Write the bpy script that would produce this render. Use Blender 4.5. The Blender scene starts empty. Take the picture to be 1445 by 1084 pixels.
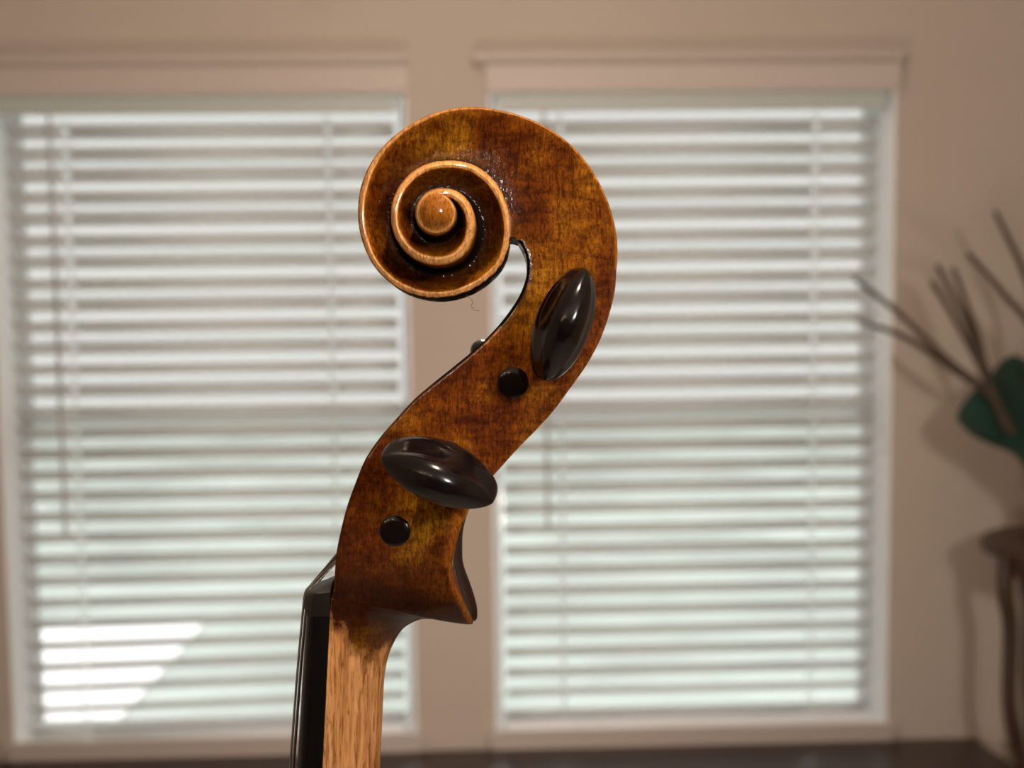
import bpy, bmesh, math, random
import numpy as np
from mathutils import Vector, Matrix
random.seed(4)
S = bpy.context.scene
COL = S.collection
R_ = math.radians

# ------------------------------------------------------------------ camera
F_PX, W_PX, H_PX = 2100.0, 1445.0, 1084.0
CAM = Vector((0, 0, 1.70))
CROT = (Matrix.Rotation(R_(-2.25), 3, 'Z') @ Matrix.Rotation(R_(90 - 5.75), 3, 'X')
        @ Matrix.Rotation(R_(-0.6), 3, 'Z'))
cd = bpy.data.cameras.new('camera')
cam = bpy.data.objects.new('camera', cd)
COL.objects.link(cam)
cam.matrix_world = Matrix.Translation(CAM) @ CROT.to_4x4()
cd.sensor_width = 36.0
cd.lens = 36.0 * F_PX / W_PX
cd.clip_start = 0.02
cd.clip_end = 300
DIST = 0.328                                   # lens to the middle plane of the violin neck
cd.dof.use_dof = True
cd.dof.focus_distance = 0.318
cd.dof.aperture_fstop = 19.0
S.camera = cam

# ------------------------------------------------------------------ world, sun, lights, exposure
S.view_settings.view_transform = 'Standard'
S.view_settings.look = 'None'
S.view_settings.gamma = 1.0
S.view_settings.exposure = 0.0
S.view_settings.use_curve_mapping = False

world = bpy.data.worlds.new('overcast_sky')
S.world = world
world.use_nodes = True
wn = world.node_tree
bg = wn.nodes['Background']
tc = wn.nodes.new('ShaderNodeTexCoord')
nz = wn.nodes.new('ShaderNodeTexNoise'); nz.inputs['Scale'].default_value = 2.2; nz.inputs['Detail'].default_value = 4
rp = wn.nodes.new('ShaderNodeValToRGB')
rp.color_ramp.elements[0].position = 0.3; rp.color_ramp.elements[0].color = (0.80, 0.83, 0.86, 1)
rp.color_ramp.elements[1].position = 0.7; rp.color_ramp.elements[1].color = (0.96, 0.96, 0.95, 1)
wn.links.new(tc.outputs['Generated'], nz.inputs['Vector'])
wn.links.new(nz.outputs['Fac'], rp.inputs['Fac'])
wn.links.new(rp.outputs['Color'], bg.inputs['Color'])
bg.inputs['Strength'].default_value = 3.1

def light(name, kind, loc, energy, color, target=None, **kw):
    d = bpy.data.lights.new(name, kind)
    d.energy = energy; d.color = color
    for k, v in kw.items(): setattr(d, k, v)
    o = bpy.data.objects.new(name, d); COL.objects.link(o)
    o.location = loc
    if target is not None:
        o.rotation_euler = (Vector(target) - Vector(loc)).to_track_quat('-Z', 'Y').to_euler()
    return o
light('sun', 'SUN', (-3, -5, 7), 1.7, (1, 0.96, 0.9), (0, 0, 0), angle=R_(0.6))
# the lit ceiling lamp between the violin and the windows
light('pendant_lamp_light', 'POINT', (0.05, 1.95, 2.16), 13.5, (1.0, 0.84, 0.72), shadow_soft_size=0.09)
# daylight from the window behind the photographer, and the small bulbs of the lamp in that half of the room
light('daylight_behind', 'AREA', (1.12, -1.65, 2.49), 36, (1.0, 0.95, 0.9), (0, 0.3, 1.6), shape='RECTANGLE', size=0.34, size_y=0.40)
for lx, ly, lz in [(-0.62, -0.95, 2.44), (-0.98, -1.05, 2.42), (-0.35, -1.3, 2.52)]:
    light('bulb_light', 'POINT', (lx, ly, lz), 3.0, (1.0, 0.74, 0.5), shadow_soft_size=0.03)
light('wall_fill_light', 'AREA', (0.0, 1.75, 0.85), 4.5, (1.0, 0.84, 0.72), (0.0, 3.0, 1.25), shape='RECTANGLE', size=0.3, size_y=0.15)  # unseen fill, added to lift the lower wall and the slat undersides
# recessed ceiling light over the place where the violin is held
light('downlight', 'SPOT', (0.25, 0.18, 2.73), 50, (1.0, 0.80, 0.60), (0.02, 0.30, 1.6), spot_size=R_(60), spot_blend=.6, shadow_soft_size=0.05)

# ------------------------------------------------------------------ helpers
def ray(px, py):
    return CROT @ Vector(((px - W_PX / 2) / F_PX, -(py - H_PX / 2) / F_PX, -1.0))
def on_y(px, py, Y):
    d = ray(px, py); return CAM + d * ((Y - CAM.y) / d.y)

def mat(name, color=(0.5, 0.5, 0.5), rough=0.5, metal=0.0, coat=0.0, coat_rough=0.1, noise=0.0, nscale=(20, 20, 20), bump=0.0, spec=None, trans=0.0):
    m = bpy.data.materials.new(name); m.use_nodes = True
    nt = m.node_tree; b = nt.nodes['Principled BSDF']
    b.inputs['Base Color'].default_value = (*color, 1)
    b.inputs['Roughness'].default_value = rough
    b.inputs['Metallic'].default_value = metal
    b.inputs['Coat Weight'].default_value = coat
    b.inputs['Coat Roughness'].default_value = coat_rough
    if spec is not None: b.inputs['Specular IOR Level'].default_value = spec
    if noise or bump:
        t = nt.nodes.new('ShaderNodeTexCoord'); mp = nt.nodes.new('ShaderNodeMapping')
        mp.inputs['Scale'].default_value = nscale
        n = nt.nodes.new('ShaderNodeTexNoise'); n.inputs['Scale'].default_value = 1.0; n.inputs['Detail'].default_value = 5
        nt.links.new(t.outputs['Object'], mp.inputs['Vector']); nt.links.new(mp.outputs['Vector'], n.inputs['Vector'])
        if noise:
            r = nt.nodes.new('ShaderNodeValToRGB')
            r.color_ramp.elements[0].position = 0.3; r.color_ramp.elements[1].position = 0.7
            r.color_ramp.elements[0].color = (*[c * (1 - noise) for c in color], 1)
            r.color_ramp.elements[1].color = (*[min(1, c * (1 + noise)) for c in color], 1)
            nt.links.new(n.outputs['Fac'], r.inputs['Fac']); nt.links.new(r.outputs['Color'], b.inputs['Base Color'])
        if bump:
            bp = nt.nodes.new('ShaderNodeBump'); bp.inputs['Strength'].default_value = bump; bp.inputs['Distance'].default_value = 0.001
            nt.links.new(n.outputs['Fac'], bp.inputs['Height']); nt.links.new(bp.outputs['Normal'], b.inputs['Normal'])
    return m

def obj(name, verts, faces, m, parent=None, smooth=None, loc=(0, 0, 0), recalc=False, merge=0.0):
    me = bpy.data.meshes.new(name)
    me.from_pydata([tuple(v) for v in verts], [], faces)
    if merge or recalc:
        bm = bmesh.new(); bm.from_mesh(me)
        if merge: bmesh.ops.remove_doubles(bm, verts=bm.verts, dist=merge)
        bmesh.ops.recalc_face_normals(bm, faces=bm.faces)
        bm.to_mesh(me); bm.free()
    me.materials.append(m)
    if smooth is not None:
        me.polygons.foreach_set('use_smooth', [True] * len(me.polygons))
        me.set_sharp_from_angle(angle=R_(smooth))
    o = bpy.data.objects.new(name, me); COL.objects.link(o)
    o.location = loc
    if parent is not None: o.parent = parent
    return o

class MB:
    def __init__(s): s.v = []; s.f = []
    def box(s, a, b):
        n = len(s.v); (x0, y0, z0), (x1, y1, z1) = a, b
        s.v += [(x0, y0, z0), (x1, y0, z0), (x1, y1, z0), (x0, y1, z0), (x0, y0, z1), (x1, y0, z1), (x1, y1, z1), (x0, y1, z1)]
        s.f += [tuple(n + i for i in q) for q in [(0, 3, 2, 1), (4, 5, 6, 7), (0, 1, 5, 4), (1, 2, 6, 5), (2, 3, 7, 6), (3, 0, 4, 7)]]
        return s
    def loops(s, rings, close=True, caps=True):
        n = len(s.v); k = len(rings[0])
        for r in rings: s.v += [tuple(p) for p in r]
        for i in range(len(rings) - 1):
            for j in range(k if close else k - 1):
                a = n + i * k + j; b = n + i * k + (j + 1) % k
                s.f.append((a, b, b + k, a + k))
        if caps and close:
            s.f.append(tuple(n + j for j in range(k))[::-1]); m = n + (len(rings) - 1) * k
            s.f.append(tuple(m + j for j in range(k)))
        return s
    def tube(s, pts, rad, k=8, caps=True):
        pts = [Vector(p) for p in pts]
        rads = rad if isinstance(rad, (list, tuple)) else [rad] * len(pts)
        rings = []; up = None
        for i, p in enumerate(pts):
            t = (pts[min(i + 1, len(pts) - 1)] - pts[max(i - 1, 0)]).normalized()
            if up is None: up = Vector((0, 0, 1)) if abs(t.z) < 0.9 else Vector((1, 0, 0))
            a = t.cross(up).normalized(); b = a.cross(t).normalized(); up = b
            rings.append([p + (a * math.cos(2 * math.pi * j / k) + b * math.sin(2 * math.pi * j / k)) * rads[i] for j in range(k)])
        return s.loops(rings, True, caps)
    def lathe(s, prof, k=32, c=(0, 0)):
        rings = [[(c[0] + r * math.cos(2 * math.pi * j / k), c[1] + r * math.sin(2 * math.pi * j / k), z) for j in range(k)] for r, z in prof]
        return s.loops(rings)
    def build(s, name, m, parent=None, smooth=None, loc=(0, 0, 0), bevel=0.0, recalc=True):
        o = obj(name, s.v, s.f, m, parent, smooth, loc, recalc=recalc)
        if bevel:
            md = o.modifiers.new('bevel', 'BEVEL'); md.width = bevel; md.segments = 2; md.limit_method = 'ANGLE'
        return o

def thing(name, label, cat, loc=(0, 0, 0), group=None):
    o = bpy.data.objects.new(name, None); COL.objects.link(o); o.location = loc
    o.empty_display_size = 0.05
    o['label'] = label; o['category'] = cat
    if group: o['group'] = group
    return o
def tag(o, label, cat, group=None):
    o['label'] = label; o['category'] = cat
    if group: o['group'] = group
    return o
def struct(o): o['kind'] = 'structure'; return o

def crom(pts, n):
    """Catmull-Rom through rows of pts, n samples between neighbours."""
    P = np.array(pts, float); out = []
    for i in range(len(P) - 1):
        a = P[max(i - 1, 0)]; b = P[i]; c = P[i + 1]; d = P[min(i + 2, len(P) - 1)]
        for k in range(n):
            t = k / n
            out.append(0.5 * ((2 * b) + (-a + c) * t + (2 * a - 5 * b + 4 * c - d) * t * t + (-a + 3 * b - 3 * c + d) * t ** 3))
    out.append(P[-1]); return np.array(out)

# ------------------------------------------------------------------ materials
wall_m = mat('painted_wall', (0.50, 0.41, 0.335), 0.75, noise=0.03, nscale=(3, 3, 3), bump=0.05)
trim_m = mat('trim_paint', (0.535, 0.445, 0.38), 0.5)
white_m = mat('white_vinyl', (0.80, 0.81, 0.80), 0.45)
reveal_m = mat('reveal_paint', (0.90, 0.90, 0.88), 0.6)
valance_m = mat('valance_grey', (0.50, 0.52, 0.475), 0.5)
ceil_m = mat('ceiling_paint', (0.75, 0.72, 0.67), 0.9)
floor_m = mat('pale_floor', (0.62, 0.56, 0.48), 0.95, noise=0.1, nscale=(90, 90, 90))  # unseen floor, coloured pale to bounce light up to the slats
espresso = mat('espresso_wood', (0.030, 0.013, 0.008), 0.38, noise=0.25, nscale=(3, 40, 40), coat=0.15, coat_rough=0.25)
slat_m = bpy.data.materials.new('slat_translucent'); slat_m.use_nodes = True
_nt = slat_m.node_tree; _b = _nt.nodes['Principled BSDF']; _b.inputs['Base Color'].default_value = (.86, .85, .82, 1); _b.inputs['Roughness'].default_value = .4
_t = _nt.nodes.new('ShaderNodeBsdfTranslucent'); _t.inputs['Color'].default_value = (.90, .90, .88, 1)
_x = _nt.nodes.new('ShaderNodeMixShader'); _x.inputs[0].default_value = .5
_nt.links.new(_b.outputs[0], _x.inputs[1]); _nt.links.new(_t.outputs[0], _x.inputs[2]); _nt.links.new(_x.outputs[0], _nt.nodes['Material Output'].inputs['Surface'])
rail_m = mat('rail_white', (0.90, 0.90, 0.92), 0.35)
cord_m = mat('cord_white', (0.85, 0.85, 0.85), 0.6)
vinyl_m = slat_m.copy(); vinyl_m.name = 'window_vinyl'; vinyl_m.node_tree.nodes['Mix Shader'].inputs[0].default_value = .5
nylon_m = slat_m.copy(); nylon_m.name = 'ladder_nylon'; nylon_m.node_tree.nodes['Mix Shader'].inputs[0].default_value = .65
lawn_m = mat('lawn', (0.238, 0.262, 0.232), 0.95, noise=0.22, nscale=(.8, .8, 1))
siding_m = mat('pale_siding', (0.43, 0.425, 0.415), 0.8)
roof_m = mat('grey_shingle', (0.30, 0.29, 0.28), 0.9)
leaf_m = mat('hedge_leaves', (0.30, 0.42, 0.27), 0.8, noise=0.5, nscale=(3, 3, 3))
concrete_m = mat('concrete', (0.55, 0.54, 0.53), 0.9)

glass_m = bpy.data.materials.new('window_glass'); glass_m.use_nodes = True
_nt = glass_m.node_tree; _nt.nodes.clear()
_o = _nt.nodes.new('ShaderNodeOutputMaterial'); _t = _nt.nodes.new('ShaderNodeBsdfTransparent'); _g = _nt.nodes.new('ShaderNodeBsdfGlossy')
_f = _nt.nodes.new('ShaderNodeFresnel'); _x = _nt.nodes.new('ShaderNodeMixShader'); _g.inputs['Roughness'].default_value = 0.02
_nt.links.new(_f.outputs[0], _x.inputs[0]); _nt.links.new(_t.outputs[0], _x.inputs[1]); _nt.links.new(_g.outputs[0], _x.inputs[2]); _nt.links.new(_x.outputs[0], _o.inputs[0])

# ------------------------------------------------------------------ the room
WY = 3.0                         # inner face of the window wall
X0, X1, Y0, ZC = -2.7, 2.4, -2.6, 2.75
WIN = [(-0.912, -0.086), (0.076, 0.897)]
WZ0, WZ1 = 0.670, 1.982
TH = 0.20
w = MB()
xs = [X0, WIN[0][0], WIN[0][1], WIN[1][0], WIN[1][1], X1]
w.box((X0, WY, 0), (X1, WY + TH, WZ0 - .055)).box((X0, WY, WZ1 + .05), (X1, WY + TH, ZC))
w.box((X0, WY, WZ0 - .055), (X1, WY + .130, WZ0)).box((X0, WY, WZ1), (X1, WY + .130, WZ1 + .05))
for a, b in ((0, 1), (2, 3), (4, 5)):
    p_, q_ = xs[a] + (.025 if a else 0), xs[b] - (.025 if b < 5 else 0)
    w.box((p_, WY + .130, WZ0 - .055), (q_, WY + TH, WZ0)).box((p_, WY + .130, WZ1), (q_, WY + TH, WZ1 + .05))
sh = .025                                           # the units tuck this far behind the side returns
for a, b in ((0, 1), (2, 3), (4, 5)):
    w.box((xs[a], WY, WZ0), (xs[b], WY + .130, WZ1))
    w.box((xs[a] + (sh if a else 0), WY + .130, WZ0), (xs[b] - (sh if b < 5 else 0), WY + TH, WZ1))
struct(w.build('wall_back', wall_m))
struct(MB().box((X0 - .1, Y0, 0), (X0, WY + TH, ZC)).build('wall_left', wall_m))
struct(MB().box((X1, Y0, 0), (X1 + .1, WY + TH, ZC)).build('wall_right', wall_m))
struct(MB().box((X0 - .1, Y0 - .1, 0), (X1 + .1, Y0, ZC)).build('wall_front', mat('dark_unseen_wall', (.10, .065, .045), .6)))  # unseen wall, darkened so the pegs reflect less light
struct(MB().box((X0 - .1, Y0 - .1, -.1), (X1 + .1, WY + TH, 0)).build('floor', floor_m))
struct(MB().box((X0 - .1, Y0 - .1, ZC), (X1 + .1, WY + TH, ZC + .1)).build('ceiling', ceil_m))
struct(MB().box((X0, WY - .015, 0), (X1, WY, .10)).build('baseboard_back', white_m, bevel=.003))

for i, (a, b) in enumerate(WIN):
    # white reveals lining the opening, frame, two sashes and their panes
    y0, y1 = WY + .135, WY + TH
    F0, F1 = WZ0 - .055, WZ1 + .05
    A_, B_ = a, b; a, b = a - sh, b + sh
    fr = MB().box((a, y0, F0), (a + .018, y1, F1)).box((b - .018, y0, F0), (b, y1, F1)).box((a + .018, y0, F1 - .018), (b - .018, y1, F1)).box((a + .018, y0, F0), (b - .018, y1, F0 + .018))
    win = struct(fr.build('window_%d' % (i + 1), vinyl_m))
    c, d = a + .018, b - .018; a, b = A_, B_
    rv = MB().box((a, WY - .001, WZ0), (a + .004, y0, WZ1)).box((b - .004, WY - .001, WZ0), (b, y0, WZ1)).box((a + .004, WY - .001, WZ1 - .004), (b - .004, y0, WZ1)).box((a + .004, WY - .001, WZ0), (b - .004, y0, WZ0 + .004))
    rv.build('reveal', reveal_m, win)
    zm = 1.325
    for nm, s0, s1, yy in (('lower_sash', F0 + .018, zm + .02, y0 + .006), ('upper_sash', zm - .02, F1 - .018, y0 + .028)):
        f = MB(); r = .028
        f.box((c, yy, s0), (c + r, yy + .02, s1)).box((d - r, yy, s0), (d, yy + .02, s1)).box((c + r, yy, s0), (d - r, yy + .02, s0 + r)).box((c + r, yy, s1 - r), (d - r, yy + .02, s1))
        sash = f.build('sash', vinyl_m, win)
        MB().box((c + r - .003, yy + .008, s0 + r - .003), (d - r + .003, yy + .012, s1 - r + .003)).build('pane', glass_m, sash)
    # head casing with a small crown, and the sill board with its apron
    t = MB().box((a - .004, WY - .018, WZ1), (b + .004, WY, WZ1 + .052))
    pr = [(-.018, WZ1 + .050), (-.030, WZ1 + .058), (-.034, WZ1 + .066), (-.034, WZ1 + .072), (0, WZ1 + .072), (0, WZ1 + .050)]
    t.loops([[(x, WY + p, q) for p, q in pr] for x in (a - .028, b + .006)])
    struct(t.build('trim_%d' % (i + 1), trim_m))
    t = MB().box((a - .02, WY - .022, WZ0 - .006), (b + .02, WY, WZ0 + .004)).box((a - .01, WY - .014, WZ0 - .06), (b + .01, WY, WZ0 - .006))
    struct(t.build('trim_%d' % (i + 3), trim_m, bevel=.002))

# ------------------------------------------------------------------ outdoors
g = MB(); g.v = [(-60, WY + TH, -.9), (60, WY + TH, -.9), (60, 90, -.9), (-60, 90, -.9)]; g.f = [(0, 1, 2, 3)]
lawn = g.build('lawn', lawn_m, recalc=False); lawn['kind'] = 'structure'
# sunlit concrete drive seen through the lower left of the left window
def on_z(px, py, Z):
    d = ray(px, py); return CAM + d * ((Z - CAM.z) / d.z)
dp = [on_z(72, 880, -.88), on_z(290, 876, -.88), on_z(150, 1035, -.88), on_z(-60, 1035, -.88), on_z(-60, 880, -.88)]
d = MB().loops([[(p.x, p.y, z) for p in dp] for z in (-.9, -.88)])
drive = d.build('driveway', concrete_m); drive['kind'] = 'structure'
ev = MB().box((-6, WY + TH, 2.86), (6, WY + .5, 2.95)); ev = struct(ev.build('trim_5', ceil_m))  # unseen eave, added to shade the windows from the sky
nb = thing('neighbour_house', 'long pale house across the lawn, washed out behind the slats of both blinds', 'house', (0, 21, -.9))
q = MB(); q.box((-22, 0, 0), (22, 8, 5.2))
hw = q.build('wall', siding_m, nb)
bd = MB()
for k in range(26): bd.box((-22.02, -.03, .2 * k), (22.02, 0, .2 * k + .17))
bd = bd.build('siding', siding_m, nb); bd['kind'] = 'stuff'
MB().loops([[(x, y, z) for y, z in ((-.6, 5.1), (4, 7.4), (8.6, 5.1), (8.6, 5.25), (4, 7.6), (-.6, 5.25))] for x in (-22.5, 22.5)]).build('roof', roof_m, nb)

# ------------------------------------------------------------------ blinds
PITCH = .0432; SLW = .050
def make_blind(idx, a, b, label, lad_px, wand_px, wand_z, sag, tilt):
    YB = WY + .040                                  # middle of the slats
    root = thing('window_blind', label, 'blind', ((a + b) / 2, YB, WZ0), 'slatted blinds in the two windows')
    cx = (a + b) / 2; half = (b - a) / 2 - .026
    lads = [on_y(p, 150, YB).x - cx for p in lad_px]
    wx = on_y(wand_px, 150, YB - .03).x - cx
    L = lambda x, y, z: (x, y, z)
    # headrail and valance under the head of the opening
    h = WZ1 - WZ0
    MB().box((-half, -.026, h - .036), (half, .024, h - .005)).build('headrail', white_m, root)
    MB().box((-half - .006, -.036, h - .038), (half + .006, -.029, h - .005)).build('valance', valance_m, root, bevel=.002)
    rr = random.Random(idx)
    base = .009
    n = 29
    for k in range(1, n + 1):
        z = base + PITCH * (k - 1) + .022
        rot = R_(tilt) + rr.uniform(-.02, .02)
        lean = sag * max(0, 1 - (z - base) / .42)
        # grid across the slat with slots for the lift cords
        xs = [-half]
        for l in lads: xs += [l - .006, l + .006]
        xs.append(half)
        M = 5; V = []; Fc = []
        for x in xs:
            dz = lean * (-(x) / (2 * half) + .5) * -1
            for side in (1,):
                for j in range(M + 1):
                    t = j / M * 2 - 1
                    yy = t * SLW / 2; zz = .0022 * (1 - t * t)
                    V.append((x, yy * math.cos(rot) - zz * math.sin(rot), z + dz + yy * math.sin(rot) + zz * math.cos(rot)))
        st = M + 1
        for s in range(len(xs) - 1):
            hole = (s % 2 == 1)
            for j in range(M):
                if hole and j in (1, 2, 3): continue
                q = s * st + j
                Fc.append((q, q + 1, q + st + 1, q + st))
        sl = obj('slat', V, Fc, slat_m, root, smooth=40)
        md = sl.modifiers.new('thickness', 'SOLIDIFY'); md.thickness = .0026; md.offset = 0
    # bottom rail hangs level with the last slat
    dzl = -sag; t0 = .005; t1 = .018
    V = []
    for x, dz in ((-half, dzl), (half, 0)):
        for (y, zz) in ((-.026, t0), (.026, t0), (.026, t1), (-.026, t1)): V.append((x, y, zz + dz))
    obj('bottom_rail', V, [(0, 1, 5, 4), (1, 2, 6, 5), (2, 3, 7, 6), (3, 0, 4, 7), (0, 3, 2, 1), (4, 5, 6, 7)], rail_m, root, recalc=True)
    for l in lads:
        c = MB()
        for yy in (-.030, .030): c.tube([(l, yy, .03), (l, yy, h - .04)], .0009, 5)
        c.tube([(l, 0, .03), (l, 0, h - .04)], .0009, 5)
        for k in range(1, n + 1):
            z = base + PITCH * (k - 1) + .022 - .002; sn = math.sin(R_(tilt)) * .03
            c.tube([(l - .003, -.030, z - sn), (l - .003, .030, z + sn)], .0007, 4)
        c.build('ladder_cord', nylon_m, root)
    wnd = MB().tube([(wx, -.036, h - .03), (wx + .001, -.044, wand_z - WZ0)], .0042, 6)
    wnd.build('tilt_wand', mat('wand_clear_grey', (.42, .41, .40), .3), root, smooth=60)
    MB().tube([(wx, -.024, h - .028), (wx, -.036, h - .026), (wx, -.036, h - .04)], .002, 6).build('wand_hook', white_m, root)
TILT = -31.5
make_blind(1, *WIN[0], 'white horizontal slat blind in the left window, sagging at its bottom left', (90, 461), 70, 1.10, .020, TILT)
make_blind(2, *WIN[1], 'white horizontal slat blind in the right window, level along its bottom', (790, 1151), 767, 1.10, .002, TILT)

# ------------------------------------------------------------------ dark table under the windows
TZ = .640
dk = thing('desk', 'dark brown wooden table with a clipped corner below both windows', 'table', (0, 2.6, 0))
pc = on_z(1372, 1041, TZ); YT = pc.y
pe = on_z(1432, 1088, TZ)
top = [(-1.55, YT - .78), (pe.x + .02, YT - .78), (pe.x + .02, pe.y), (pc.x, YT), (-1.55, YT)]
top = [(x, y - 2.6) for x, y in top]
MB().loops([[(x, y, z) for x, y in top] for z in (TZ - .035, TZ)]).build('tabletop', espresso, dk, bevel=.004)
ap = [(-1.50, YT - .74 - 2.6), (pe.x - .05, YT - .74 - 2.6), (pe.x - .05, YT - .12 - 2.6), (-1.50, YT - .06 - 2.6)]
MB().loops([[(x, y, z) for x, y in ap] for z in (TZ - .13, TZ - .034)]).build('apron', espresso, dk)
for lx, ly in ((-1.48, YT - 3.30), (pe.x - .10, YT - 3.30), (-1.48, YT - 2.68), (pe.x - .10, YT - 2.74)):
    MB().loops([[(lx - s, ly - s, z), (lx + s, ly - s, z), (lx + s, ly + s, z), (lx - s, ly + s, z)] for s, z in ((.018, 0), (.028, TZ - .13))]).build('leg', espresso, dk)

# ------------------------------------------------------------------ plant stand, vase, twigs
PY = 2.80
brown_m = mat('stand_wood', (.055, .026, .014), .35, noise=.3, nscale=(30, 30, 4))
pl = on_y(1388, 775, PY)
SZ = on_y(1445, 762, PY).z
SRAD = .15; SX = pl.x + SRAD
st = thing('plant_stand', 'tall dark wooden plant stand with curved legs at the right edge', 'stand', (SX, PY, 0))
MB().lathe([(SRAD - .012, SZ - .028), (SRAD, SZ - .022), (SRAD, SZ - .008), (SRAD - .008, SZ), (.02, SZ)], 40).build('tabletop', brown_m, st, smooth=40)
MB().lathe([(SRAD - .04, SZ - .065), (SRAD - .035, SZ - .028)], 40).build('apron', brown_m, st, smooth=40)
for k in range(4):
    a = R_(190 + 90 * k)
    prof = [(SRAD - .035, SZ - .03), (SRAD - .035, SZ - .10), (SRAD - .048, SZ - .17), (SRAD - .05, SZ - .32), (SRAD - .075, .68), (.048, .58), (.045, .35), (.06, .12), (.085, .012), (.095, .008)]
    pts = crom(prof, 4)
    MB().tube([(r * math.cos(a), r * math.sin(a), z) for r, z in pts], [.017 - .006 * (i / len(pts)) for i in range(len(pts))], 8).build('leg', brown_m, st, smooth=60)
MB().lathe([(.03, .30), (.048, .305), (.048, .318), (.03, .322)], 24).build('lower_shelf', brown_m, st, smooth=40)

teal_m = mat('teal_glaze', (.020, .058, .040), .4, noise=.6, nscale=(9, 9, 9))
clay_m = mat('brown_glaze', (.085, .048, .022), .45, noise=.3, nscale=(9, 9, 9))
vs = thing('vase', 'brown flared vase with a teal green inside standing on the plant stand', 'vase', (SX, PY, SZ))
c0 = on_y(1460, 588, PY); HT = c0.z - SZ
def vring(f, r, z, inner=0):
    """wide tilted mouth blending to a narrow round foot"""
    out = []
    for j in range(48):
        a = 2 * math.pi * j / 48
        dx, dy = r * math.cos(a), r * math.sin(a)
        tz = f * (dy * .75 + .010 * math.sin(3 * a + .6))
        k = 1 - .30 * f * abs(math.sin(2 * a)) ** 1.2
        out.append((dx * k + (c0.x - SX) * f, dy * k * (1 - .3 * f), z + tz * k))
    return out
prof = [(0, .050, .0), (0, .052, .012), (.05, .034, .05), (.1, .036, HT * .35), (.35, .055, HT * .6), (.7, .085, HT * .82), (1, .150, HT)]
prof = crom(prof, 4)
MB().loops([vring(*p) for p in prof], caps=False).build('body', clay_m, vs, smooth=50)
pin = [(1, .151, HT + .0015), (1, .146, HT + .002), (.75, .088, HT * .86), (.4, .052, HT * .66), (.2, .03, HT * .5)]
pin = crom(pin, 4)
MB().loops([vring(*p) for p in pin], caps=False).build('inside', teal_m, vs, smooth=50)
twig_m = mat('twig_bark', (.07, .045, .028), .8, noise=.3, nscale=(60, 60, 60))
TW = [[(1425, 610), (1400, 560), (1345, 515), (1295, 468), (1262, 437), (1205, 393)],
      [(1430, 612), (1398, 558), (1350, 525), (1300, 490), (1268, 472), (1210, 452)],
      [(1422, 606), (1398, 545), (1381, 480), (1362, 425), (1344, 378)],
      [(1424, 608), (1396, 540), (1372, 475), (1345, 418), (1322, 374)],
      [(1428, 612), (1392, 535), (1358, 470), (1332, 425), (1314, 398)],
      [(1470, 600), (1456, 470), (1420, 420), (1393, 388), (1366, 358)],
      [(1480, 600), (1462, 440), (1442, 378), (1422, 335), (1404, 298)]]
for q, t in enumerate(TW):
    yy = [PY + .02 * math.sin(q * 2.1) * (i / len(t)) for i in range(len(t))]
    pts = [on_y(x, y, Y) for (x, y), Y in zip(t, yy)]
    pts = crom([tuple(p) for p in pts], 4)
    lab = ['long thin dry twig reaching furthest left out of the vase, in front of the blind', 'dry twig just below the longest one, leaning left from the vase',
           'dry twig standing most upright of the left bunch in the vase', 'dry twig leaning left beside the most upright one of the left bunch',
           'short dry twig, lowest of the upward leaning left bunch', 'dry twig with its tip right of the left bunch, bending in from the right edge',
           'tallest dry twig in the vase, nearest the right edge'][q]
    tag(MB().tube(pts, [.0078 - .0032 * i / len(pts) for i in range(len(pts))], 7).build('twig', twig_m, None, smooth=60), lab, 'twig', 'dry twigs in the vase')

# ------------------------------------------------------------------ ceiling lamp (above the frame)
lm = thing('pendant_lamp', 'round pendant lamp hanging above the frame before the windows', 'lamp', (.05, 1.95, ZC))
MB().lathe([(.05, -.03), (.06, 0)], 24).build('canopy', white_m, lm, smooth=40)
MB().tube([(0, 0, -.02), (0, 0, -.46)], .004, 6).build('cord', cord_m, lm)
MB().lathe([(.02, -.46), (.03, -.46), (.03, -.50), (.02, -.50)], 24).build('socket', brown_m, lm, smooth=40)

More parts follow.
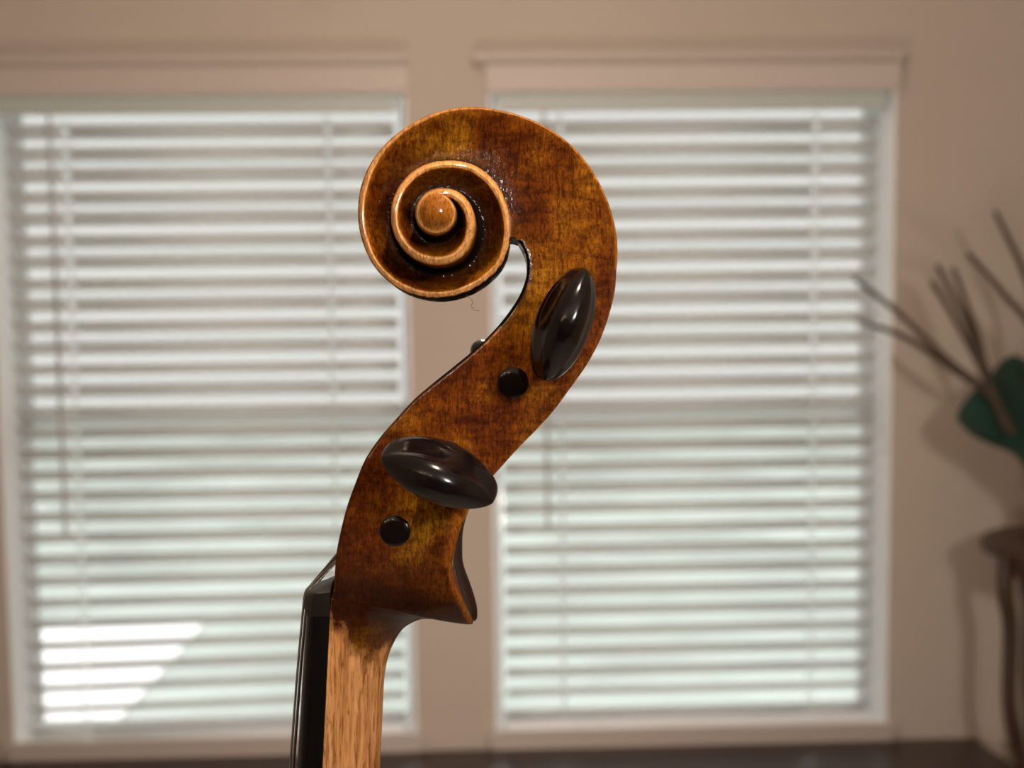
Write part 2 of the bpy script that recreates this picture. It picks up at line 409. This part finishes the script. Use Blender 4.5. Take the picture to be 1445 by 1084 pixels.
# ================================================================== THE VIOLIN
def attr_mat_wood():
    m = bpy.data.materials.new('aged_varnish'); m.use_nodes = True
    nt = m.node_tree; N = nt.nodes; L = nt.links; b = N['Principled BSDF']
    def nd(t, **k):
        n = N.new(t)
        for a, v in k.items(): setattr(n, a, v)
        return n
    tcn = nd('ShaderNodeTexCoord')
    def noise(scale, detail=4, rough=.5, sc=1.0, dist=0):
        mp = nd('ShaderNodeMapping'); mp.inputs['Scale'].default_value = scale
        n = nd('ShaderNodeTexNoise'); n.inputs['Scale'].default_value = sc; n.inputs['Detail'].default_value = detail
        n.inputs['Roughness'].default_value = rough; n.inputs['Distortion'].default_value = dist
        L.new(tcn.outputs['Object'], mp.inputs['Vector']); L.new(mp.outputs[0], n.inputs['Vector']); return n.outputs['Fac']
    def ramp(fac, stops):
        r = nd('ShaderNodeValToRGB'); e = r.color_ramp.elements
        while len(e) > 1: e.remove(e[-1])
        e[0].position = stops[0][0]; e[0].color = (*stops[0][1], 1)
        for p, c in stops[1:]:
            q = e.new(p); q.color = (*c, 1)
        L.new(fac, r.inputs['Fac']); return r.outputs['Color']
    def mix(f, a, c, bt='MIX'):
        x = nd('ShaderNodeMix', data_type='RGBA', blend_type=bt)
        for s, v in ((x.inputs['Factor'], f), (x.inputs['A'], a), (x.inputs['B'], c)):
            if hasattr(v, 'links'): L.new(v, s)
            elif isinstance(v, tuple): s.default_value = (*v, 1)
            else: s.default_value = v
        return x.outputs['Result']
    def mth(op, a, c, clamp=False):
        x = nd('ShaderNodeMath', operation=op, use_clamp=clamp)
        for s, v in ((x.inputs[0], a), (x.inputs[1], c)):
            if hasattr(v, 'links'): L.new(v, s)
            else: s.default_value = v
        return x.outputs[0]
    big = noise((70, 55, 70), 3, .5)
    flame = noise((120, 420, 120), 3, .55, dist=.6)
    grain = noise((1500, 260, 1200), 5, .68, dist=1.2)
    speck = noise((1100, 800, 1100), 6, .75, dist=.6)
    c1 = ramp(big, [(.33, (.060, .010, .0012)), (.45, (.135, .029, .002)), (.56, (.215, .062, .004)), (.70, (.34, .13, .008))])
    c2 = ramp(flame, [(.33, (.45, .34, .28)), (.50, (1, 1, 1)), (.70, (1.35, 1.5, 1.2))])
    c3 = ramp(grain, [(.36, (.34, .25, .22)), (.50, (1, 1, 1)), (.66, (1.6, 1.7, 1.3))])
    c4 = ramp(speck, [(.38, (.42, .34, .3)), (.52, (1, 1, 1)), (.66, (1.45, 1.5, 1.3))])
    col = mix(.75, c1, c2, 'MULTIPLY'); col = mix(.75, col, c3, 'MULTIPLY'); col = mix(.9, col, c4, 'MULTIPLY')
    at = nd('ShaderNodeAttribute', attribute_name='marks')
    sp = nd('ShaderNodeSeparateColor'); L.new(at.outputs['Color'], sp.inputs[0])
    wear, grime_shade, bare = sp.outputs[0], sp.outputs[1], sp.outputs[2]
    # worn rims
    wcol = mix(mth('MULTIPLY', mth('SUBTRACT', wear, .5), 2.2, True), (.60, .20, .020), (.90, .43, .15)); wcol = mix(.6, wcol, c3, 'MULTIPLY')
    wf = mth('MULTIPLY', wear, mth('ADD', .1, mth('MULTIPLY', speck, 1.5)), True)
    col = mix(wf, col, wcol)
    # dirt in the carving, and shade painted dark on the heel
    gf = mth('MULTIPLY', grime_shade, mth('ADD', .55, mth('MULTIPLY', speck, .9)), True)
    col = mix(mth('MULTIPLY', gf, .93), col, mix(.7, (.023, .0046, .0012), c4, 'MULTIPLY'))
    blk = mth('MULTIPLY', mth('SUBTRACT', grime_shade, .72), 3.6, True)
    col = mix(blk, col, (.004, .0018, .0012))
    # bare maple neck
    bg_ = noise((1100, 75, 800), 4, .6, dist=.35)
    pores = noise((1700, 200, 1100), 3, .5, dist=.5)
    bc = ramp(bg_, [(.30, (.26, .095, .026)), (.48, (.53, .23, .076)), (.68, (.70, .34, .135))])
    bc = mix(.8, bc, ramp(pores, [(.34, (.45, .36, .3)), (.44, (1, 1, 1)), (.7, (1.08, 1.08, 1.08))]), 'MULTIPLY')
    edge = noise((260, 180, 260), 5, .6)
    bf = mth('ADD', bare, mth('MULTIPLY', mth('SUBTRACT', edge, .5), 1.2))
    bfr = ramp(bf, [(.33, (0, 0, 0)), (.66, (1, 1, 1))])
    # only where the bare attribute is present at all
    gate = mth('MULTIPLY', bare, 12.0, True)
    bfin = mth('MULTIPLY', bfr, gate)
    col = mix(bfin, col, bc)
    L.new(col, b.inputs['Base Color'])
    bump = nd('ShaderNodeBump'); bump.inputs['Strength'].default_value = .35; bump.inputs['Distance'].default_value = .0003
    gm = mth('ADD', .35, mth('MULTIPLY', grime_shade, 1.6))
    L.new(mth('MULTIPLY', mth('ADD', speck, mth('MULTIPLY', grain, .5)), gm), bump.inputs['Height'])
    L.new(bump.outputs[0], b.inputs['Normal'])
    b.inputs['Roughness'].default_value = .42
    L.new(mth('ADD', .36, mth('MULTIPLY', bfin, .3)), b.inputs['Roughness'])
    L.new(mth('MULTIPLY', mth('MULTIPLY', mth('SUBTRACT', 1.0, bfin), .65), mth('SUBTRACT', 1.0, mth('MULTIPLY', mth('GREATER_THAN', grime_shade, .93), 1.0))), b.inputs['Coat Weight'])
    b.inputs['Coat Roughness'].default_value = .11
    bump2 = nd('ShaderNodeBump'); bump2.inputs['Strength'].default_value = .75; bump2.inputs['Distance'].default_value = .0004
    sx = nd('ShaderNodeSeparateXYZ'); L.new(tcn.outputs['Object'], sx.inputs[0])
    carve = mth('MULTIPLY', mth('SUBTRACT', sx.outputs[1], .017), 140.0, True)      # tool marks are left only in the carved scroll
    L.new(mth('MULTIPLY', noise((1250, 900, 1250), 2, .5), mth('ADD', .10, mth('MULTIPLY', mth('MULTIPLY', grime_shade, carve), 1.7))), bump2.inputs['Height']); L.new(bump2.outputs[0], b.inputs['Coat Normal'])
    b.inputs['Specular IOR Level'].default_value = .04
    return m
wood = attr_mat_wood()
peg_m = mat('peg_rosewood', (.006, .0032, .003), .18, noise=.4, nscale=(500, 500, 500), coat=.2, coat_rough=.06, spec=.34)
ebony = mat('ebony', (.0035, .0026, .0024), .28, noise=.4, nscale=(900, 60, 900), spec=.32)
nut_m = mat('nut_ebony', (.008, .0055, .0045), .34, noise=.3, nscale=(900, 400, 900))
wound = mat('string_wound', (.30, .27, .25), .35, metal=.7)
steel = mat('string_steel', (.55, .53, .5), .25, metal=1.0)

VM = Matrix.Translation(CAM + CROT @ Vector((0, 0, -DIST))) @ CROT.to_4x4()
vio = thing('violin', 'violin head and neck upright before the windows, reddish brown varnished scroll, four dark pegs', 'violin')
vio.matrix_world = VM
def inv(px, py, z):
    k = (DIST - z) / F_PX
    return np.array([(px - W_PX / 2) * k, -(py - H_PX / 2) * k])
mm = .001
EX, EY = 615.0, 299.0
RT = [(-18, 268), (-9, 260), (0, 248), (12, 232), (22.6, 219), (43, 188.6), (60, 167), (74.5, 153.6), (90, 140), (109.4, 126.5), (128.6, 119), (151.6, 113.4), (178, 110), (201, 111.6),
      (224.5, 117), (242, 120), (263.5, 121.5), (281, 121.5), (304, 120), (323.7, 119), (341.6, 110.5), (358, 103.8), (375.5, 97.5), (391, 93), (410, 86.5), (435.6, 75.5), (461.6, 69.4), (493, 64.5),
      (521.6, 63.0), (546, 64), (575, 68), (601, 72), (625, 74.5), (650, 75), (669, 71), (692, 62), (713, 55.5), (737, 49), (761, 43.5), (789, 36.5), (820, 32.5), (869, 29.6), (900, 29.8), (943, 31),
      (980, 32), (1021, 31), (1054, 30), (1085, 28.5), (1110, 27), (1149, 27)]
ZT = [(-18, 7.2), (60, 6.3), (120, 6.2), (180, 6.5), (240, 7.5), (300, 9), (342, 10), (400, 11.4), (480, 13.2), (560, 15), (640, 16.8), (720, 18.4), (790, 19.6), (830, 20.2), (1149, 20.4)]
DT = [(-18, .0), (40, .4), (90, 1.4), (150, 2.7), (210, 3.5), (270, 4.0), (342, 4.2), (450, 4.3), (560, 4.2), (700, 3.2), (789, 2.0)]
CT = [(-18, .45), (60, .5), (110, .75), (160, 1.25), (230, 1.1), (330, 1.0), (400, 1.3), (560, 1.2), (700, 1.5), (789, 1.5), (1149, .8)]
def itp(T, x): return float(np.interp(x, [a for a, _ in T], [b for _, b in T]))
def smooth_tab(T, step=3):
    xs = np.arange(T[0][0], T[-1][0] + .01, step)
    a = np.array([itp(T, x) for x in xs])
    for _ in range(6):
        b = a.copy(); b[1:-1] = (a[:-2] + 2 * a[1:-1] + a[2:]) / 4; a = b
    return dict(zip([int(round(x)) for x in xs], a))
RS, ZS = smooth_tab(RT), smooth_tab(ZT)
PH = list(range(-18, 1150, 3))
def rimXY(ph):
    ph = min(ph, PH[-1]); z = ZS[ph] * mm; r = RS[ph]; a = R_(ph)
    return inv(EX + r * math.cos(a), EY - r * math.sin(a), z)
BAND = [(.80, .35), (.62, .95), (.40, 1.15), (.2, .8), (.07, .15), (0, 0)]

class Wood:
    """mesh with a colour attribute 'marks': red worn rim, green dirt and painted shade, blue bare wood"""
    def __init__(s): s.v = []; s.c = []; s.f = []
    def add(s, p, c): s.v.append(tuple(p)); s.c.append(c); return len(s.v) - 1
    def grid(s, rows):
        ids = [[s.add(p, c) for p, c in r] for r in rows]
        for a, b in zip(ids[:-1], ids[1:]):
            for j in range(len(a) - 1): s.f.append((a[j], a[j + 1], b[j + 1], b[j]))
        return ids
    def mirror(s):
        n = len(s.v); s.v += [(x, y, -z) for x, y, z in s.v[:n]]; s.c += s.c[:n]
        s.f += [tuple(n + i for i in f[::-1]) for f in s.f]
    def build(s, name, ang=42):
        me = bpy.data.meshes.new(name); me.from_pydata(s.v, [], s.f)
        ca = me.color_attributes.new('marks', 'FLOAT_COLOR', 'POINT')
        ca.data.foreach_set('color', [x for c in s.c for x in (*c, 1)])
        bm = bmesh.new(); bm.from_mesh(me)
        bmesh.ops.remove_doubles(bm, verts=bm.verts, dist=2e-5)
        bmesh.ops.recalc_face_normals(bm, faces=bm.faces); bm.to_mesh(me); bm.free()
        me.materials.append(wood)
        me.polygons.foreach_set('use_smooth', [True] * len(me.polygons)); me.set_sharp_from_angle(angle=R_(ang))
        o = bpy.data.objects.new(name, me); COL.objects.link(o); o.parent = vio; return o

rg = random.Random(8)
# ---- scroll
W = Wood()
def section(ph):
    A = rimXY(ph); B = rimXY(ph + 360); z = ZS[ph] * mm; c = itp(CT, ph) * mm
    zb_rim = ZS[min(ph + 360, 1149 - (1149 + 18) % 3)] * mm
    e = (B - A); Lx = np.linalg.norm(e); e = e / Lx
    wob = .12 * mm * math.sin(ph * .21) * math.sin(ph * .077 + 1)
    w1 = .95 if ph > 95 or True else .5
    wv = float(np.interp(ph, [-18, 60, 110, 150, 1149], [.45, .7, .85, 1, 1]))
    row = [((*A, z - c * .75), (wv * .5, 0.0, 0)),
           ((*(A + e * c * .3), z - c * .38), (wv * .9, 0, 0)),
           ((*(A + e * c * .85), z), (wv, 0, 0)),
           ((*(A + e * (c * 1.1 + wob)), z - c * .10), (wv * .95, 0, 0))]
    dsh = itp(DT, ph) * mm
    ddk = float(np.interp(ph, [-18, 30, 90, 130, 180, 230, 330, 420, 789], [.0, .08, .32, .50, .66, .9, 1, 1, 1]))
    n = 11; s0 = c * 1.35
    for k in range(n):
        t = k / (n - 1); q = s0 + (Lx - s0 - .25 * mm) * t
        dd = dsh * math.sin(min(1, t * 1.02) * R_(118)) if dsh > 0 else 0
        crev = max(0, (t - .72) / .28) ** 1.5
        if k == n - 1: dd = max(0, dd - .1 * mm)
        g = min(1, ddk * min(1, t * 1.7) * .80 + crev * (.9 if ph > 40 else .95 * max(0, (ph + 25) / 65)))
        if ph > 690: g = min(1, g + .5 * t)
        row.append(((*(A + e * q), z - c * .1 - dd), (.0 if k else .25 * wv, g, 0)))
    # wall up to the next turn
    zb = row[-1][0][2]; c2 = itp(CT, ph + 360) * mm; zt = zb_rim - c2 * .75
    for t, off, g in ((.18, .12, .85), (.45, .05, .45), (.75, .02, .12)):
        row.append(((*(B - e * off * mm), zb + (zt - zb) * t), (0.35 * (t > .5), g, 0)))
    row.append(((*B, zt), (.55, 0, 0)))
    return row
END = 789
rows = [section(p) for p in PH if p <= END]
W.grid(rows)
# eye boss
phs = [p for p in PH if END <= p <= 1149]
rim = []
for p in phs:
    A = rimXY(p); z = ZS[p] * mm; c = itp(CT, p) * mm; C = inv(EX, EY, .0205)
    e = (C - A); e = e / np.linalg.norm(e); f = max(0, 1 - (p - END) / 50)
    rim.append([((*A, z - c * .75), (.55, 0, 0)), ((*(A + e * c * .35), z - c * .15), (.9, 0, 0)), ((*(A + e * c * .9), z + .05 * mm), (.55, 0, 0))])
W.grid(rim)
ringp = [r[2] for r in rim] + [rim[-1][1], rim[-1][0]] + [x for x in rows[-1][-2:3:-1]]
Cz = .0220; C = np.array([*inv(EX - 1, EY, Cz), Cz])
prev = None
for f in (1, .93, .82, .68, .5, .3, .12):
    cur = []
    for (p, c) in ringp:
        P = np.array(p); q = C + (P - C) * f; q[2] = Cz + (P[2] - Cz) * f ** 2.2
        cc = c if f > .9 else (.5, .0, 0)
        cur.append(W.add(q, cc))
    if prev:
        for j in range(len(cur)):
            k = (j + 1) % len(cur); W.f.append((prev[j], prev[k], cur[k], cur[j]))
    prev = cur
W.f.append(tuple(prev))
W.mirror()
# fluted back of the scroll, wrapping from the pegbox round to the throat
def bandrow(A, e, z0, Z, p, cfun):
    hs = [(z0, 0)] + [(Z * a, o * mm) for a, o in BAND]
    half = []
    for zz, o in hs:
        sh = p * (1 - min(1, abs(zz) / Z) ** 1.6)
        half.append(((*(A + e * (o - sh)), zz), cfun(zz / Z)))
    return half + [((x, y, -z), c) for (x, y, z), c in half[-2::-1]]
br = []
for ph in [p for p in PH if p <= 342]:
    A = rimXY(ph); B = rimXY(ph + 360); e = (B - A) / np.linalg.norm(B - A); z = ZS[ph] * mm; c = itp(CT, ph) * mm
    dk_ = float(np.interp(ph, [60, 120, 175, 205], [.1, .1, .55, 1]))
    br.append(bandrow(A, e, z - c * .75, z, 0, lambda t, d=dk_: (.5 * (abs(t) > .9) * (d < .5), d * (abs(t) < .93) if d < 1 else 1.0 * (abs(t) < .93), 0)))
W.grid(br)
# roof of the throat
Zs = ZS[-18] * mm
Lt = inv(730, 336, Zs)
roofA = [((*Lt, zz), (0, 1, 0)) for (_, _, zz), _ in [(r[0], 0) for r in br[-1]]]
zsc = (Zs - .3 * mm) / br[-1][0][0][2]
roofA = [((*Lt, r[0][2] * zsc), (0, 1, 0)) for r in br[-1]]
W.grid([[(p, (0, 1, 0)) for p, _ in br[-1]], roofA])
scroll = W.build('scroll', 38)

# ---- pegbox and neck, section by section from the throat down
#       L(x,y)      R(x,y)      Z    zedge  ridge chan
LAD = [(730, 336, 870, 382, 7.2, 1, 0, 0), (741.5, 358, 867.5, 412, 7.3, 1, 0, 0), (743.5, 385, 858.5, 448, 7.5, 1, 0, 0), (735, 413, 845, 484, 7.8, 1, 0, .2),
       (720, 438, 826, 518, 8.1, 1, 0, .8), (701, 462, 804, 549, 8.5, 1, 0, 1), (675, 488.5, 781, 580, 8.9, 1, 0, 1), (642, 516, 757, 606.5, 9.3, 1, 0, 1),
       (612, 540, 730, 634, 9.7, 1, 0, 1), (585, 563, 703, 664, 10.1, 1, 0, 1), (560, 590, 681, 688, 10.4, 1, 0, 1), (535, 619, 667, 710, 10.7, 1, 0, 1),
       (515, 649, 656.5, 731, 11, 1, .2, 1), (501, 683, 647, 755, 11.3, 1, .7, 1), (489.5, 715, 641, 780, 11.5, .99, 1.5, 1), (481, 748, 638, 801, 11.7, .97, 2.2, 1),
       (475, 778, 643, 827, 11.9, .93, 2.9, 1), (472.5, 805, 652, 849, 12, .82, 2.6, .5), (471.5, 828, 663, 868, 12.1, .62, 1.5, 0), (468.5, 839, 667, 880.5, 12.1, .36, .35, 0),
       (467.4, 845, 646, 875, 12.1, .18, 0, 0), (466.8, 853, 622.7, 871.3, 12.1, .07, 0, 0), (466.2, 862, 600, 871.5, 12.1, 0, 0, 0), (465.4, 874, 580, 879, 12.1, 0, 0, 0), (464.6, 890, 566, 890.5, 12.1, 0, 0, 0),
       (463.5, 906, 555, 909, 12.1, 0, 0, 0), (462.2, 930, 547.6, 928, 12.1, 0, 0, 0), (461, 960, 542.5, 955, 12.1, 0, 0, 0), (460, 990, 540.3, 990, 12.2, 0, 0, 0), (457.7, 1030, 538.6, 1030, 12.3, 0, 0, 0), (455, 1084, 535.7, 1084, 12.5, 0, 0, 0),
       (449, 1200, 532, 1200, 13, 0, 0, 0), (443, 1320, 529, 1320, 13.4, 0, 0, 0), (436, 1480, 526, 1480, 14, 0, 0, 0)]
SUB = 5
LS = crom(LAD, SUB)
US = [0, .012, .03, .07, .13, .2, .28, .36, .44, .52, .6, .68, .76, .83, .89, .94, .975, .99, 1]
def lsec(i):
    lx, ly, rx, ry, Z, ze, rd, ch = LS[i]; s = i / SUB
    Z *= mm; ze = min(1, max(0, ze)); ch = min(1, max(0, ch)); rd = max(0, rd) * mm
    Lp = inv(lx, ly, Z); Rp = inv(rx, ry, Z * ze)
    e = Lp - Rp; Lg = np.linalg.norm(e); e = e / Lg
    c = .45 * mm
    bare = lambda u: min(1, max(0, ((ly * (1 - u) + ry * u) - (842 + 40 * math.sin(u * 2.2))) / 80.0)) if s > 19 else 0.0
    red = float(np.interp(s, [0, 6, 12, 15, 17.5, 22, 25], [0, .0, .15, .5, 1.0, 1.0, .8]))  # varnish darker towards the heel, with the shade there painted in
    side = []
    nb = 1 - ze
    # front edge (u=0) to back edge (u=1); edge breaks of 0.45 mm
    for u in US:
        P = Lp + (Rp - Lp) * u
        zz = Z * (ze + nb * math.sqrt(max(0, 1 - u ** 2.4)))
        d0 = u * Lg; d1 = (1 - u) * Lg
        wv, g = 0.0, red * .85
        if s < 20:
            if d0 < .5 * mm: zz -= (c * .7) * (1 - d0 / (.5 * mm)); g = max(g, 1 if s < 8 else .7)
            if s < 5 and d0 < 1.0 * mm: g = max(g, .97)
            if ze > .9 and d1 < .5 * mm: zz -= (c * .75) * (1 - d1 / (.5 * mm)); wv = .12; g *= .3
            elif d1 < 1.5 * mm and 12 < s < 19: wv = .22; g *= .3
        if s < 1: g *= 1
        side.append(((*P, zz), (wv, g, bare(u))))
    zed = side[-1][0][2]
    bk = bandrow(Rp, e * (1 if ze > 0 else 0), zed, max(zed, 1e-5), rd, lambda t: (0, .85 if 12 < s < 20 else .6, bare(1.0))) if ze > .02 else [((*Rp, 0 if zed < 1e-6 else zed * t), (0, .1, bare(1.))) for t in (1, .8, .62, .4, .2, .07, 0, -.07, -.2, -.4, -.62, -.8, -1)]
    far = [((x, y, -z), c_) for (x, y, z), c_ in side[::-1]]
    # front: cheeks and peg channel
    z0 = side[0][0][2]; zi = Z - 4.6 * mm; dp = ch * min(.62 * Lg, 9 * mm)
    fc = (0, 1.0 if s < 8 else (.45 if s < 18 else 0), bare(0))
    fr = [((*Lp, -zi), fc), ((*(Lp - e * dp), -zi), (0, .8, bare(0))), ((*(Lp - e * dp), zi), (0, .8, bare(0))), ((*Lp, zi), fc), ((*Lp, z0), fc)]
    return side + bk[1:] + far[1:] + fr
cut = 21 * SUB
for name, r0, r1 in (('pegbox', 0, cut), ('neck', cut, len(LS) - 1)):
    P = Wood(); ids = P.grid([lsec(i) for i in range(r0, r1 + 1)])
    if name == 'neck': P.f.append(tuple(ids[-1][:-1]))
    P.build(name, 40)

# ---- fingerboard
FB = [(837.5, 441.6, 466.5), (871, 436.3, 465.6), (960, 430.5, 461), (1084, 424, 455), (1200, 418, 449), (1320, 412, 443), (1480, 404, 436)]
def fbsec(y, xl, xr, lift=0.0, zs=12.2, yy=None):
    Z = zs * mm; a = inv(xl, y, Z); b = inv(xr, y, Z); r = []
    for k in range(17):
        t = 1 - 2 * k / 16; z = Z * t
        arch = (math.sqrt(.042 ** 2 - z * z) - math.sqrt(.042 ** 2 - Z * Z)) + lift * mm
        r.append((a[0] - arch, a[1], z))
    return [(b[0] - .02 * mm, b[1], Z)] + [(a[0] + 1.0 * mm, a[1], Z)] + [(a[0] + .32 * mm, a[1], Z - .28 * mm), (a[0] - .12 * mm, a[1], Z - .95 * mm)] + r[2:-2] + [(a[0] - .12 * mm, a[1], -Z + .95 * mm), (a[0] + .32 * mm, a[1], -Z + .28 * mm), (a[0] + 1.0 * mm, a[1], -Z), (b[0] - .02 * mm, b[1], -Z)]
MB().loops([fbsec(*f, zs=12.15 + .4 * i) for i, f in enumerate(FB[1:])]).build('fingerboard', ebony, vio, smooth=35)
# nut: sits across the end of the fingerboard, rounded over at the top
nr = [fbsec(870.7, 436.0, 465.6, .25), fbsec(862, 436.0, 465.8, .55), fbsec(848, 438.0, 466, .60), fbsec(841, 440.5, 466.2, .40), fbsec(838, 443.0, 466.5, .05)]
xb = nr[-1][0][0]; yb = nr[-1][0][1]
for fx, up in ((.35, .7), (.7, 1.5), (.97, 2.2)):
    nr.append([(x + (xb - x) * fx, yb + up * mm * max(.12, 1 - (z / .0122) ** 4), z) for x, y, z in nr[4]])
MB().loops(nr).build('nut', nut_m, vio, smooth=30)

# ---- strings
def lerp(a, b, t): return a + (b - a) * t
SZs = [8.4, 2.9, -2.7, -8.2]
srad = [.16, .26, .33, .42]
pegxy = [(628, 656), (568, 736), (724, 540), (791, 462)]
for q in range(4):
    z = SZs[q] * mm; pts = []
    arch = (math.sqrt(.042 ** 2 - z * z) - math.sqrt(.042 ** 2 - .0122 ** 2))
    for (y, xl, xr), lift in zip([(1480, 404, 0), (1320, 412, 0), (1200, 418, 0), (1084, 424, 0), (960, 430.5, 0), (871, 436, 0), (850, 437.6, 0), (842, 439.2, 0)], (3.3, 2.7, 2.2, 1.7, 1.25, .85, .75, .62)):
        a = inv(xl, y, .0122); pts.append((a[0] - arch - lift * mm, a[1], z))
    a = inv(441.5, 838, .0122); pts.append((a[0] - arch - .30 * mm, a[1] + .0002, z))
    b = inv(*pegxy[q], 0)
    zt = z * .55
    last = np.array(pts[-1]); tgt = np.array([b[0] - .0035 * .6, b[1] - .001, zt])
    if q in (2, 3): 
        tgt = np.array([*inv(552, 692, 0), zt])
    else:
        tgt = np.array([*inv(556, 712, 0), zt])
    for t in (.25, .5, .75, 1): pts.append(tuple(last + (tgt - last) * t))
    pc_ = crom(pts, 3)
    o = MB().tube([Vector(p) for p in pc_], srad[q] * mm, 8).build('string', steel if q == 0 else wound, vio, smooth=60)

# ---- pegs
def peg(px, py, side, ang, a=12.0, b=5.4, off=0.0, zs=9.5, tip=3.3, lens=4.0, lean=(0, 0), zoff=0):
    """side +1: head towards the viewer. ang: direction of the wide way of the head."""
    c = inv(px, py, side * zs * mm)
    head = MB(); n = 56
    def ring(ra, rb, z, dz_tip=0.0, ob=0.0, pw=2.0, sh=0.0):
        out = []
        for j in range(n):
            t = 2 * math.pi * j / n; ct, stt = math.cos(t), math.sin(t)
            x = ra * ct; y = rb * math.copysign(abs(stt) ** pw, stt) + ob
            zz = z - dz_tip * (x / 12.0) ** 2
            out.append((x, y, zz))
        return out
    # shaft through the box, tip, collar, stem
    rs = []
    for r, z in [(.1, -zs * 2 - .75), (tip * .5, -zs * 2 - .72), (tip * .88, -zs * 2 - .58), (tip, -zs * 2 - .35), (tip, -zs * 2 + .5), (4.1, .0), (4.2, .6), (4.9, .7), (5.2, 1.3), (4.9, 1.9), (4.0, 2.1), (3.6, 3.0)]:
        rs.append([(r * math.cos(2 * math.pi * j / n), r * math.sin(2 * math.pi * j / n), z) for j in range(n)])
    rs += [ring(3.9, 3.3, 4.2, pw=1), ring(6.2, 4.2, 6.0, ob=off * .1, pw=1), ring(9.3, b * .93, 8.6, ob=off * .2, pw=1), ring(11.4, b * 1.02, 11.2, ob=off * .3, pw=1), ring(a + .15, b, 13.4, ob=off * .4, pw=1),
           ring(a + .1, b * .86, 15.6, dz_tip=.6, ob=off * .6, pw=1.05), ring(a, lens * 1.02, 18.0, dz_tip=1.8, ob=off * .85, pw=1.2), ring(a - .1, lens * .98, 20.2, dz_tip=3.4, ob=off, pw=1.35), ring(a - .25, lens, 21.6, dz_tip=4.6, ob=off * 1.05, pw=1.4),
           ring(a - .7, lens * .93, 22.05, dz_tip=4.9, ob=off * 1.05, pw=1.4), ring((a) * .84, lens * .76, 22.9, dz_tip=5.4, ob=off * 1.05, pw=1.3), ring(a * .62, lens * .55, 23.5, dz_tip=5.4, ob=off * 1.05, pw=1.2), ring(a * .35, lens * .3, 23.9, dz_tip=5, ob=off * 1.05, pw=1.1), ring(.3, .1, 24.0, ob=off * 1.05, pw=1)]
    ca, sa = math.cos(R_(ang)), math.sin(R_(ang))
    R2 = []
    for r in rs:
        R2.append([((x * ca - y * sa + lean[0] * max(0, z)) * mm, (x * sa + y * ca + lean[1] * max(0, z)) * mm, side * z * mm) for x, y, z in r])
    head.loops(R2)
    o = head.build('peg', peg_m, vio, smooth=33, loc=(c[0], c[1], side * zs * mm))
    return o
peg(790, 461, 1, 70, a=12.2, b=5.7, off=-.75, zs=8.3, lens=3.5)
peg(628, 656, 1, -22, a=12.3, b=6.1, off=-2.4, zs=10.3, lens=4.0)
peg(724, 540, -1, 135, zs=9.1, tip=3.35, lean=(-.055, .055))
peg(568, 736, -1, 100, zs=11.2, tip=3.35)
# a stray hair on the rim of the scroll
hp = [inv(661, 419, .004), inv(667, 426, .004), inv(665, 432, .004), inv(670, 438, .004), inv(677, 438, .004)]
hp = crom([(*p, .004) for p in hp], 4)
MB().tube([Vector(p) for p in hp], .00004, 4).build('hair', espresso, vio)
